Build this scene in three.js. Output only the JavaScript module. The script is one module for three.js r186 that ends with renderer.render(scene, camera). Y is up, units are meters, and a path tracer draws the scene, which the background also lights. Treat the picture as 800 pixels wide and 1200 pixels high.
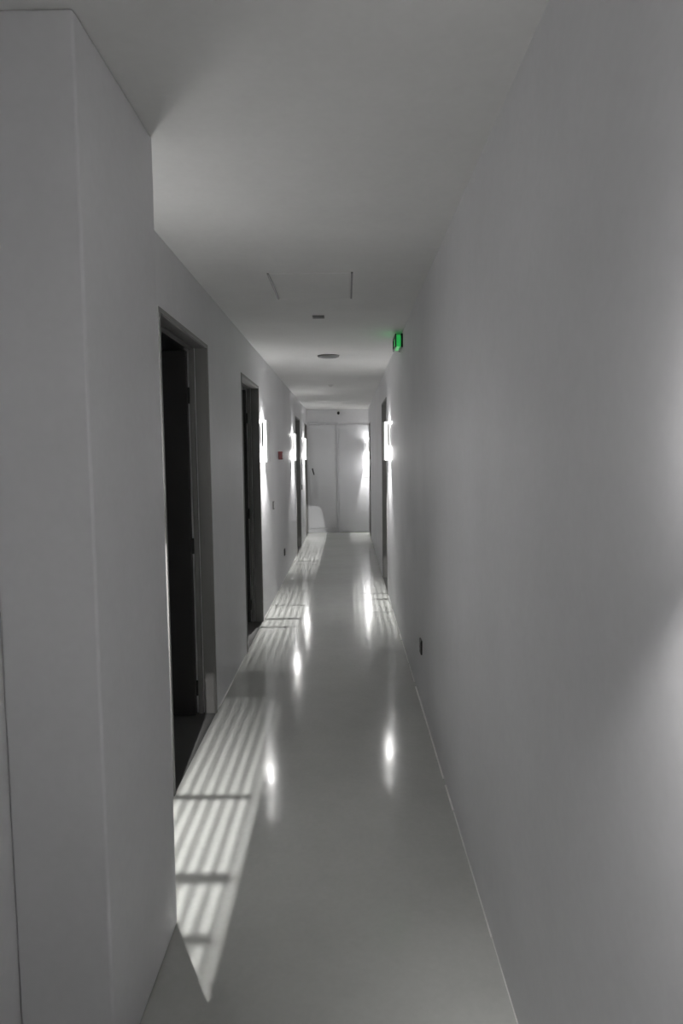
import * as THREE from 'three';
import { RoundedBoxGeometry } from 'three/addons/geometries/RoundedBoxGeometry.js';
import { mergeGeometries } from 'three/addons/utils/BufferGeometryUtils.js';
import { RectAreaLightUniformsLib } from 'three/addons/lights/RectAreaLightUniformsLib.js';

// ---------------------------------------------------------------- camera, exposure
// A narrow night-time corridor lit by wall sconces only. x to the right, y up, the corridor runs towards -z.
const scene = new THREE.Scene();
const camera = new THREE.PerspectiveCamera(2 * Math.atan(600 / 800) * 180 / Math.PI, 800 / 1200, 0.05, 60);
camera.position.set(0, 1.5, 0);
camera.rotation.order = 'YXZ';
camera.rotation.set(-0.07983, 0.0087, -0.01197);
const renderer = new THREE.WebGLRenderer({ antialias: true });
renderer.toneMapping = THREE.LinearToneMapping;
renderer.toneMappingExposure = 1.0;
renderer.shadowMap.enabled = true;
renderer.shadowMap.type = THREE.PCFSoftShadowMap;
RectAreaLightUniformsLib.init();
scene.background = new THREE.Color(0x000000);

// intensities of a sconce's light sources
const BULB = 12.5, SIDE_GLOW = 44, TOP_GLOW = 33;
const LAMP_COLOR = new THREE.Color().setRGB(1, 0.985, 0.965);

// ---------------------------------------------------------------- dimensions (metres)
const XL = -0.79, XR = 0.436, CEIL = 2.452, END = 13.65, BACK = -3.0, THICK = 0.13;
const DOOR_H = 2.14;

// ---------------------------------------------------------------- helpers
let seed = 7;
const rnd = () => { seed = (seed * 1664525 + 1013904223) >>> 0; return seed / 4294967296; };
const taken = {};
function numbered(n) { const k = taken[n] = (taken[n] ?? -1) + 1; return k ? `${n}_${String(k).padStart(3, '0')}` : n; }
function shadows(o) { o.traverse(m => { if (m.isMesh) { m.castShadow = true; m.receiveShadow = true; } }); return o; }
function metresUV(g) {                                     // box-projected uv, one unit per metre
  const p = g.attributes.position, n = g.attributes.normal, uv = new Float32Array(p.count * 2);
  for (let i = 0; i < p.count; i++) {
    const a = Math.abs(n.getX(i)), b = Math.abs(n.getY(i)), c = Math.abs(n.getZ(i));
    const [u, v] = a >= b && a >= c ? [p.getZ(i), p.getY(i)] : b >= c ? [p.getX(i), p.getZ(i)] : [p.getX(i), p.getY(i)];
    uv[2 * i] = u; uv[2 * i + 1] = v;
  }
  g.setAttribute('uv', new THREE.BufferAttribute(uv, 2));
  return g;
}
function box(x0, x1, y0, y1, z0, z1, r = 0) {
  const w = Math.abs(x1 - x0), h = Math.abs(y1 - y0), d = Math.abs(z1 - z0);
  const g = r ? new RoundedBoxGeometry(w, h, d, 2, Math.min(r, w / 2.01, h / 2.01, d / 2.01)) : new THREE.BoxGeometry(w, h, d);
  g.translate((x0 + x1) / 2, (y0 + y1) / 2, (z0 + z1) / 2);
  return g;
}
const merge = list => mergeGeometries(list.map(g => (g.index ? g.toNonIndexed() : g)), false);
function mesh(name, geometry, material, parent) {
  const g = Array.isArray(geometry) ? merge(geometry) : geometry;
  const m = new THREE.Mesh(metresUV(g), material);
  m.name = parent === scene ? numbered(name) : name;
  m.castShadow = m.receiveShadow = true;
  parent.add(m);
  return m;
}
function structure(name, geometry, material, label, category) {
  const m = mesh(name, geometry, material, scene);
  m.userData = { kind: 'structure', label, category };
  return m;
}
function thing(name, label, category, position, turn = 0, group, kind) {
  const o = new THREE.Group();
  o.name = numbered(name); o.position.set(...position); o.rotation.y = turn;
  o.userData = { label, category };
  if (group) o.userData.group = group;
  if (kind) o.userData.kind = kind;
  scene.add(o);
  return o;
}

// ---------------------------------------------------------------- textures: seamless value noise
function noiseTexture(size, octaves, map, srgb = false) {
  const grids = octaves.map(([n]) => { const a = new Float32Array(n * n); for (let i = 0; i < a.length; i++) a[i] = rnd(); return a; });
  const data = new Uint8Array(size * size * 4);
  for (let y = 0; y < size; y++) for (let x = 0; x < size; x++) {
    let v = 0, t = 0;
    octaves.forEach(([n, w], k) => {
      const u = x / size * n, q = y / size * n, i = Math.floor(u), j = Math.floor(q);
      const s = (f => f * f * (3 - 2 * f))(u - i), r = (f => f * f * (3 - 2 * f))(q - j), g = grids[k];
      const at = (a, b) => g[(b % n) * n + (a % n)];
      v += w * ((at(i, j) * (1 - s) + at(i + 1, j) * s) * (1 - r) + (at(i, j + 1) * (1 - s) + at(i + 1, j + 1) * s) * r);
      t += w;
    });
    const c = map(v / t);
    data.set([c[0], c[1], c[2], 255], (y * size + x) * 4);
  }
  const tx = new THREE.DataTexture(data, size, size);
  tx.wrapS = tx.wrapT = THREE.RepeatWrapping; tx.magFilter = THREE.LinearFilter; tx.minFilter = THREE.LinearMipmapLinearFilter; tx.generateMipmaps = true;
  if (srgb) tx.colorSpace = THREE.SRGBColorSpace;
  tx.needsUpdate = true;
  return tx;
}
const grey = v => [v * 255, v * 255, v * 255];
const tint = (a, b) => v => { const k = a + (b - a) * v; return [k, k, k]; };
const rollerBump = noiseTexture(512, [[8, .2], [64, .4], [170, .5]], grey);           // roller-painted plaster
const paintTone = noiseTexture(256, [[4, 1], [9, .7], [40, .4], [120, .5]], tint(240, 255), true);
const floorBump = noiseTexture(512, [[3, 1], [7, .7], [20, .28], [90, .03]], grey);    // self-levelling resin, faint waves
const floorRough = noiseTexture(256, [[6, 1], [25, .7], [80, .6]], tint(170, 255));
const floorTone = noiseTexture(256, [[3, 1], [11, .6], [60, .5], [128, .5]], tint(236, 255), true);
rollerBump.repeat.set(1, 1); paintTone.repeat.set(.6, .6); floorBump.repeat.set(.8, .8); floorRough.repeat.set(1.3, 1.3); floorTone.repeat.set(.9, .9);

const lin = (r, g, b) => new THREE.Color().setRGB(r, g, b);
const std = o => new THREE.MeshStandardMaterial(o);
const M = {
  wall: std({ color: lin(.78, .78, .795), map: paintTone, roughness: .55, bumpMap: rollerBump, bumpScale: .00015 }),
  ceiling: std({ color: lin(.78, .78, .77), map: paintTone, roughness: .8, bumpMap: rollerBump, bumpScale: .00015 }),
  floor: new THREE.MeshPhysicalMaterial({ color: lin(.56, .57, .545), map: floorTone, roughness: .15, roughnessMap: floorRough, bumpMap: floorBump, bumpScale: .0010, ior: 1.5 }),
  roomWall: std({ color: lin(.6, .6, .59), roughness: .8 }),
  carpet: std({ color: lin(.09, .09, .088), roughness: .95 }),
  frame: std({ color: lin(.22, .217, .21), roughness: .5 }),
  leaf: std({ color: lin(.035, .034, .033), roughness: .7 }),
  greyLeaf: std({ color: lin(.16, .16, .155), roughness: .5 }),
  whiteLeaf: std({ color: lin(.66, .665, .68), roughness: .45 }),
  steel: std({ color: lin(.55, .55, .55), metalness: 1, roughness: .35 }),
  darkMetal: std({ color: lin(.03, .03, .03), metalness: .4, roughness: .45 }),
  silver: std({ color: lin(.6, .6, .6), metalness: .7, roughness: .4 }),
  opal: std({ color: lin(.8, .8, .8), roughness: .4, emissive: LAMP_COLOR, emissiveIntensity: 2.2 }),
  frontPanel: std({ color: lin(.74, .74, .74), roughness: .45 }),
  bulb: std({ color: lin(.9, .9, .9), roughness: .3, emissive: LAMP_COLOR, emissiveIntensity: 40 }),
  white: std({ color: lin(.75, .75, .74), roughness: .4 }),
  greyPlastic: std({ color: lin(.22, .22, .22), roughness: .5 }),
  black: std({ color: lin(.012, .012, .012), roughness: .4 }),
  red: std({ color: lin(.15, .006, .008), roughness: .35 }),
  green: std({ color: lin(.05, .4, .12), roughness: .4, emissive: lin(.06, 1, .2), emissiveIntensity: .28 }),
  bead: std({ color: lin(.82, .82, .8), roughness: .35 }),
};

// ---------------------------------------------------------------- the shell
// walls as slabs with door openings that reach the floor; depth d means z = -d
function wallSlab(d0, d1, openings, x0, x1) {
  const s = new THREE.Shape();
  s.moveTo(d0, 0);
  for (const [a, b, h] of openings) { s.lineTo(a, 0); s.lineTo(a, h); s.lineTo(b, h); s.lineTo(b, 0); }
  s.lineTo(d1, 0); s.lineTo(d1, CEIL); s.lineTo(d0, CEIL); s.closePath();
  const g = new THREE.ExtrudeGeometry(s, { depth: x1 - x0, bevelEnabled: false });
  g.rotateY(Math.PI / 2);                                  // shape x -> -z, extrusion -> +x
  g.translate(x0, 0, 0);
  return g;
}
const LEFT_DOORS = [[2.94, 3.94], [5.2, 6.2], [10.6, 11.55], [12.93, 13.6]];
const RIGHT_DOORS = [[7.48, 8.42], [12.62, 13.2]];
const withHeight = list => list.map(([a, b]) => [a, b, DOOR_H]);
structure('wall_left', wallSlab(BACK, END, withHeight(LEFT_DOORS), XL - THICK, XL), M.wall, 'white painted corridor wall with four doorways beyond the column', 'wall');
structure('wall_right', wallSlab(BACK, END, withHeight(RIGHT_DOORS), XR, XR + THICK), M.wall, 'long white painted wall with the green light and two far doorways', 'wall');
structure('wall_end', box(XL - THICK, XR + THICK, 0, CEIL, -END, -END - .12), M.wall, 'white wall closing the corridor, holding the door with the lever handle', 'wall');
structure('wall_back', box(XL - THICK, XR + THICK, 0, CEIL, -BACK, -BACK + .12), M.wall, 'white wall closing the corridor opposite the lever-handled door', 'wall');
structure('wall_column', box(XL, -.567, 0, CEIL, -2.103, -1.515, .008), M.wall, 'white square wall column standing proud of the doorway wall', 'column');
structure('floor', box(XL, XR, -.1, 0, -END, -BACK), M.floor, 'glossy pale grey poured resin floor', 'floor');
structure('ceiling', box(XL - 1.9, XR + 1.2, CEIL, CEIL + .1, -END - .12, -BACK + .12), M.ceiling, 'flat white painted ceiling with an access hatch', 'ceiling');
// unlit rooms behind the doorways
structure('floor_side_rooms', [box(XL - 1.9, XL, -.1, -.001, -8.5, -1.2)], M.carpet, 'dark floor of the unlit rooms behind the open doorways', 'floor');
structure('wall_side_rooms', [
  box(XL - 1.9, XL - 1.8, 0, CEIL, -8.5, -1.2), box(XL - 1.8, XL - THICK, 0, CEIL, -8.5, -8.4), box(XL - 1.8, XL - THICK, 0, CEIL, -1.3, -1.2),
  box(XL - 1.8, XL - THICK, 0, CEIL, -4.75, -4.65),
], M.roomWall, 'walls of the unlit rooms behind the open doorways', 'wall');
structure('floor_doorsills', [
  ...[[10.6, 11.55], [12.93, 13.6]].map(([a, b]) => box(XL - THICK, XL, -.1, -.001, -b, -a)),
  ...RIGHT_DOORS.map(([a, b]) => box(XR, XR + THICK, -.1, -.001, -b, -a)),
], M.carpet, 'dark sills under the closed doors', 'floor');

// the bead of filler along the foot of the walls: thin, uneven, broken in places
function bead(side, d0, d1, big) {
  const parts = []; let d = d0;
  while (d < d1) {
    const len = .12 + rnd() * .5, e = Math.min(d + len, d1), r = .0025 + rnd() * big;
    const g = new THREE.CylinderGeometry(r, r * (.5 + rnd() * .8), e - d, 6, 1); g.rotateX(Math.PI / 2);
    g.translate(side < 0 ? XL + r * .3 : XR - r * .3, r * .3, -(d + e) / 2);
    parts.push(g); d = e + (rnd() < .35 ? rnd() * .12 : 0);
  }
  return parts;
}
structure('trim_1', bead(1, 1.2, 7.3, .0045), M.bead, 'uneven bead of white filler along the foot of the long wall', 'trim');
structure('trim_2', [...bead(-1, 4.03, 5.15, .002), ...bead(-1, 6.25, 10.5, .002)], M.bead, 'thin bead of white filler along the foot of the doorway wall', 'trim');

// ---------------------------------------------------------------- doors
let doorCount = 0;
function doorway([a, b], side, label, open, leafMaterial, frameMaterial = M.frame) {
  const o = new THREE.Group();
  o.name = `door_${++doorCount}`; o.userData = { kind: 'structure', label, category: 'door' };
  // local: x = depth into the wall (0 at the wall face, growing away from the corridor), z along the wall, 0 at the near side
  o.position.set(side < 0 ? XL : XR, 0, -a); o.scale.set(1, 1, 1);
  const W = b - a, s = side, X = (x0, x1) => [Math.min(s * x0, s * x1), Math.max(s * x0, s * x1)];
  const part = (name, list, m, parent = o) => { const q = mesh(name, list, m, parent); q.name = name; return q; };
  const bx = (x0, x1, y0, y1, z0, z1, r = .0015) => box(...X(x0, x1), y0, y1, -z0, -z1, r);
  // jambs: a lining board with a narrow face strip, a shadow groove and a stop
  for (const far of [0, 1]) {
    const z = far ? W : 0, q = far ? -1 : 1;
    const j = part('jamb', [bx(.004, .066, 0, DOOR_H, z, z + q * .016)], frameMaterial);
    part('face_strip', [bx(-.005, .004, 0, DOOR_H + .006, z - q * .008, z + q * .014)], frameMaterial, j);
    part('door_stop', [bx(.074, .1, 0, DOOR_H, z, z + q * .02)], frameMaterial, j);
  }
  const hd = part('head', [bx(.004, .066, DOOR_H - .016, DOOR_H, .016, W - .016)], frameMaterial);
  part('face_strip', [bx(-.005, .004, DOOR_H - .014, DOOR_H + .006, .014, W - .014)], frameMaterial, hd);
  part('door_stop', [bx(.074, .1, DOOR_H - .02, DOOR_H, .02, W - .02)], frameMaterial, hd);
  if (open) {                                              // leaf swung into the room, hinged on the far jamb
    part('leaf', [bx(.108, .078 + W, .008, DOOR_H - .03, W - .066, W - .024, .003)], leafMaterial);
    for (const y of [.16, 1.0, 1.86]) part('hinge', (() => { const c = new THREE.CylinderGeometry(.007, .007, .09, 10); c.translate(s * .104, y, -(W - .032)); return [c]; })(), M.darkMetal);
    part('strike_plate', [bx(.04, .062, 1.0, 1.12, W - .019, W - .015)], frameMaterial);
  } else {
    part('leaf', [bx(.101, .128, .006, DOOR_H - .024, .024, W - .024, .003)], leafMaterial);
    const hn = part('handle', (() => { const c = new THREE.CylinderGeometry(.024, .024, .012, 18); c.rotateZ(Math.PI / 2); c.translate(s * .095, 1.04, -.09); return [c, box(...X(.05, .095), 1.032, 1.048, -.098, -.082, .004), box(...X(.045, .06), 1.032, 1.048, -.2, -.082, .006)]; })(), M.steel);
    hn.userData.label = 'steel lever handle';
  }
  scene.add(o); return o;
}
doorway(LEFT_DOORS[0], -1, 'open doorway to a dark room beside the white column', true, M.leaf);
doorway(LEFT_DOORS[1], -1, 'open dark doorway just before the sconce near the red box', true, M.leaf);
doorway(LEFT_DOORS[2], -1, 'recessed grey doorway between the second and third sconces of its wall', false, M.greyLeaf);
doorway(LEFT_DOORS[3], -1, 'recessed grey doorway in the corner beside the lever-handled door', false, M.greyLeaf);
doorway(RIGHT_DOORS[0], 1, 'recessed doorway behind the sconce on the wall with the green light', false, M.greyLeaf);
doorway(RIGHT_DOORS[1], 1, 'recessed doorway across from the far corner doorway, by the last sconce', false, M.greyLeaf);

{ // the white door in the end wall, with its frame post and threshold
  const o = new THREE.Group(); o.name = `door_${++doorCount}`;
  o.userData = { kind: 'structure', label: 'flush white door with a dark lever handle closing the corridor', category: 'door' };
  o.position.set(0, 0, -END);
  const part = (n, g, m, p = o) => mesh(n, g, m, p);
  part('leaf', [box(-.745, -.205, .085, 2.15, 0, .022, .003)], M.whiteLeaf);
  part('frame_post', [box(-.198, -.166, 0, 2.19, 0, .034, .004)], M.whiteLeaf);
  part('frame_post', [box(-.785, -.752, 0, 2.19, 0, .034, .004)], M.whiteLeaf);
  part('frame_head', [box(-.752, -.198, 2.157, 2.19, 0, .034, .004)], M.whiteLeaf);
  part('threshold', [box(-.752, -.198, 0, .072, 0, .03, .004)], M.whiteLeaf);
  part('side_panel', [box(-.16, .43, .012, 2.15, 0, .018, .003)], M.whiteLeaf);
  const h = part('handle', (() => {
    const lever = box(-.011, .011, -.115, 0, .045, .062, .006); lever.rotateZ(.28); lever.translate(-.685, 1.27, 0);
    return [box(-.697, -.673, 1.25, 1.29, .022, .03, .004), box(-.693, -.677, 1.262, 1.278, .028, .05, .004), lever];
  })(), M.darkMetal);
  h.userData.label = 'dark lever handle hanging aslant';
  scene.add(o);
}

// ---------------------------------------------------------------- wall sconces
// local: x out of the wall, y up from the foot of the box, z along the wall
const SC = { h: .385, w: .205, d: .06, y: 1.465, bulbY: .09, bulbX: .035 };
function makeSconce() {
  const o = new THREE.Group();
  const { h, w, d, bulbX, bulbY } = SC, part = (n, g, m, p = o) => mesh(n, g, m, p);
  part('back_plate', [box(0, .004, 0, h, -w / 2, w / 2, .001)], M.silver);
  const front = part('front_panel', [box(.0545, d - .002, .0, h - .004, -w / 2 + .006, w / 2 - .006, .001)], M.frontPanel);
  part('panel_frame', [
    box(.0535, d, 0, h, -w / 2, -w / 2 + .007, .001), box(.0535, d, 0, h, w / 2 - .007, w / 2, .001),
    box(.0535, d, h - .006, h, -w / 2, w / 2, .001),
  ], M.silver, front);
  for (const q of [-1, 1]) {
    const z0 = q * (w / 2 - .004), z1 = q * w / 2;
    const s = part('side_panel', [box(.005, .0535, .0, h - .005, Math.min(z0, z1), Math.max(z0, z1), .001)], M.opal);
    part('side_bar', [box(.010, .024, h * .37, h - .02, Math.min(z1, z1 + q * .004), Math.max(z1, z1 + q * .004), .001)], M.darkMetal, s);
  }
  part('top_cap', [box(.004, .0535, h - .005, h, -w / 2 + .004, w / 2 - .004, .001)], M.opal);
  part('socket', (() => { const c = new THREE.CylinderGeometry(.012, .012, .1, 16); c.translate(bulbX - .004, h - .16, 0); return [c, box(.004, .03, h - .2, h - .12, -.012, .012, .002)]; })(), M.darkMetal);
  part('bulb', (() => {
    const pts = [[0, -.012], [.006, -.010], [.010, -.002], [.0105, .008], [.0085, .02], [.006, .03], [.006, .1]].map(p => new THREE.Vector2(...p));
    const g = new THREE.LatheGeometry(pts, 18); g.translate(bulbX - .002, bulbY, 0); return [g];
  })(), M.bulb);
  const bars = [];
  for (let k = -1; k <= 5; k++) { const x = bulbX + (k + .5) * .0032; if (x > .004 && x < .0535) bars.push(box(x - .0006, x + .0006, .001, .003, -w / 2 + .004, w / 2 - .004)); }
  for (const z of [-.0255, .0255]) bars.push(box(.004, .0535, .0005, .0035, z - .0008, z + .0008));
  bars.push(box(.0335, .0535, .0005, .0035, .006, .0095));   // a wider strap, added to throw a dark band on the floor
  const gr = part('louvre_grille', bars, M.darkMetal); gr.userData.label = 'fine slatted grille across the open foot';
  return o;
}
function addLights(o, i) {
  const soft = sconceSpots[i][3];
  const { h, w, d, bulbX, bulbY } = SC;
  const p = new THREE.SpotLight(LAMP_COLOR, soft ? BULB * .4 : BULB, 0, 61 * Math.PI / 180, 1, 2);   // a small reflector bulb that shines down
  p.target.position.set(bulbX, bulbY - 1, 0); o.add(p.target);
  p.position.set(bulbX, bulbY, 0); p.castShadow = true; p.shadow.radius = soft ? 1 : .07; p.shadow.bias = -.0005; p.shadow.camera.near = .01; o.add(p);
  const rect = (wd, hg, x, y, z, tx, ty, tz, I) => {
    const r = new THREE.RectAreaLight(LAMP_COLOR, I, wd, hg); r.position.set(x, y, z); o.add(r);
    r.rotation.set(tx, ty, tz);
  };
  for (const q of [-1, 1]) {                               // RectAreaLight shines along its -z
    rect(.044, h * .34, .030, h * .17 + .004, q * (w / 2 + .002), 0, q > 0 ? Math.PI : 0, 0, SIDE_GLOW);
    rect(.044, .016, .030, h - .012, q * (w / 2 + .002), 0, q > 0 ? Math.PI : 0, 0, SIDE_GLOW * 2);
  }
  rect(.04, w - .02, .030, h + .002, 0, Math.PI / 2, 0, 0, TOP_GLOW);
}
const sconceSpots = [
  [-1, 2.47, 'slim box sconce with a slatted foot hidden behind the white column'],
  [-1, 6.42, 'slim box sconce with a glowing side between the open doorway and red box'],
  [-1, 9.98, 'slim glowing box sconce just before the recessed doorway past the red box'],
  [-1, 12.5, 'slim glowing box sconce just before the corner doorway by the lever-handled door'],
  [1, 6.98, 'slim glowing box sconce on the wall with the green light'],
  [1, 13.5, 'slim glowing box sconce beside the flush white door'],
  [1, .6, 'slim box sconce without a grille across from the white column', true],
  [-1, -1.5, 'slim box sconce on the doorway wall short of the white column'],
];
const proto = makeSconce();
sconceSpots.map(([side, depth, label, soft], i) => {
  const o = i ? proto.clone() : proto;
  o.name = numbered('wall_sconce');
  o.userData = { label, category: 'wall lamp', group: 'wall sconces along the corridor' };
  if (soft) o.remove(o.getObjectByName('louvre_grille'));
  o.position.set(side < 0 ? XL : XR, SC.y, -depth); o.rotation.y = side < 0 ? 0 : Math.PI;
  scene.add(o);
  return o;
}).forEach(addLights);                                     // lights last, so that copies are made of the unlit fitting

// ---------------------------------------------------------------- ceiling fittings
{
  const o = thing('access_hatch', 'square access hatch set flush in the ceiling', 'hatch', [-.18, CEIL, -3.89]);
  mesh('hatch_panel', [box(-.205, .205, -.004, .0, -.275, .275, .002)], M.ceiling, o);
  for (const q of [-1, 1]) {
    mesh('side_joint', [box(q * .217 - .005, q * .217 + .005, -.007, 0, -.285, .285, .001)], M.greyPlastic, o);
    mesh('end_strip', [box(-.212, .212, -.003, 0, q * .282 - .003, q * .282 + .003, .001)], M.ceiling, o);
  }
}
{
  const o = thing('ceiling_vent', 'small grey rectangular vent in the ceiling', 'vent', [-.181, CEIL, -4.71]);
  mesh('vent_frame', (() => { const f = new THREE.Shape(); f.moveTo(-.04, -.036); f.lineTo(.04, -.036); f.lineTo(.04, .036); f.lineTo(-.04, .036); f.closePath();
    const q = new THREE.Path(); q.moveTo(-.034, -.03); q.lineTo(-.034, .03); q.lineTo(.034, .03); q.lineTo(.034, -.03); q.closePath(); f.holes.push(q);
    const g = new THREE.ExtrudeGeometry(f, { depth: .007, bevelEnabled: false }); g.rotateX(Math.PI / 2); return g; })(), M.greyPlastic, o);
  for (let k = 0; k < 4; k++) mesh('slat', [box(-.034, .034, -.006, -.001, -.025 + k * .015, -.017 + k * .015, .001)], M.greyPlastic, o);
}
{
  const o = thing('ceiling_speaker', 'round grey disc fitting in the ceiling beyond the small vent', 'speaker', [-.162, CEIL, -6.5]);
  const lathe = pts => new THREE.LatheGeometry(pts.map(p => new THREE.Vector2(...p)), 40);
  mesh('rim', [lathe([[.074, -.006], [.082, -.016], [.098, -.012], [.104, 0], [.072, 0], [.074, -.006]])], M.greyPlastic, o);
  mesh('grille', [lathe([[.0001, -.024], [.04, -.022], [.074, -.013], [.078, -.005]])], M.greyPlastic, o);
}
{
  const o = thing('smoke_detector', 'tiny pale disc detector in the ceiling beyond the round disc fitting', 'detector', [-.194, CEIL, -9.08]);
  const lathe = pts => new THREE.LatheGeometry(pts.map(p => new THREE.Vector2(...p)), 28);
  mesh('base', [lathe([[.0001, -.012], [.048, -.012], [.05, 0]])], M.white, o);
  mesh('sensor_head', [lathe([[.0001, -.03], [.022, -.028], [.034, -.012]])], M.white, o);
}

// ---------------------------------------------------------------- things on the walls
{ // emergency light box high on the right wall: dark back tray, glowing green diffuser, dark front frame
  const o = thing('emergency_light', 'small green glowing emergency light box high on the long wall', 'emergency light', [XR, 2.383, -5.41]);
  mesh('back_tray', [box(-.014, 0, -.052, .052, -.13, .13, .004)], M.black, o);
  const g = mesh('diffuser_sign', [box(-.05, -.013, -.044, .044, -.122, .122, .012)], M.green, o); g.userData.label = 'glowing green diffuser';
  mesh('front_frame', [box(-.06, -.049, -.05, -.036, -.128, .128, .003), box(-.06, -.049, .036, .05, -.128, .128, .003), box(-.06, -.049, -.036, .036, .114, .128, .003), box(-.06, -.049, -.036, .036, -.128, -.114, .003)], M.black, o);
  const r = new THREE.RectAreaLight(lin(.08, 1, .25), .9, .22, .07); r.position.set(-.062, 0, 0); r.rotation.y = Math.PI / 2; o.add(r);
}
{
  const o = thing('fire_call_point', 'small red fire alarm box on the wall between two sconces', 'fire alarm', [XL, 1.53, -7.95]);
  mesh('housing', [box(0, .045, -.047, .047, -.047, .047, .006)], M.red, o);
  const g = mesh('front_plate', [box(.044, .048, -.03, .03, -.032, .032, .001)], M.white, o); g.userData.label = 'white press panel';
}
function plate(name, label, category, pos, turn, group, dark) {
  const o = thing(name, label, category, pos, turn, group);
  mesh('cover_plate', [box(0, .01, -.043, .043, -.041, .041, .003)], dark ? M.black : M.greyPlastic, o);
  if (dark) {
    const c = new THREE.CylinderGeometry(.021, .021, .004, 24); c.rotateZ(Math.PI / 2); c.translate(.011, 0, 0); mesh('socket_well', [c], M.greyPlastic, o);
    for (const z of [-.0095, .0095]) { const h = new THREE.CylinderGeometry(.0026, .0026, .003, 10); h.rotateZ(Math.PI / 2); h.translate(.0125, 0, z); mesh('pin_hole', [h], M.black, o); }
  } else mesh('rocker', [box(.009, .016, -.03, .03, -.029, .029, .003)], M.white, o);
}
plate('light_switch', 'white rocker light switch in a grey plate below the red box', 'switch', [XL, 1.0, -7.25], 0, 'switches on the doorway wall', false);
plate('light_switch', 'white rocker light switch in a grey plate between recessed doorway and last sconce', 'switch', [XL, .99, -11.9], 0, 'switches on the doorway wall', false);
plate('power_socket', 'dark power socket low on the wall past the white light switch', 'socket', [XL, .335, -8.42], 0, 'low power sockets', true);
plate('power_socket', 'dark power socket low on the long wall below the green light', 'socket', [XR, .365, -4.02], Math.PI, 'low power sockets', true);
{
  const o = thing('security_camera', 'tiny black security camera above the flush white door', 'camera', [-.165, 2.385, -END]);
  mesh('mount', [(() => { const c = new THREE.CylinderGeometry(.03, .034, .02, 20); c.rotateX(Math.PI / 2); c.translate(0, .03, .01); return c; })(), box(-.01, .01, .0, .035, .012, .05, .004)], M.white, o);
  const b = mesh('camera_body', [(() => { const c = new THREE.CapsuleGeometry(.026, .04, 6, 16); c.rotateX(Math.PI / 2 + .3); c.translate(.008, -.012, .06); return c; })()], M.black, o);
  mesh('lens', [(() => { const c = new THREE.CylinderGeometry(.014, .014, .012, 16); c.rotateX(Math.PI / 2 + .3); c.translate(.008, -.026, .104); return c; })()], M.darkMetal, b);
}

shadows(scene);
renderer.render(scene, camera);
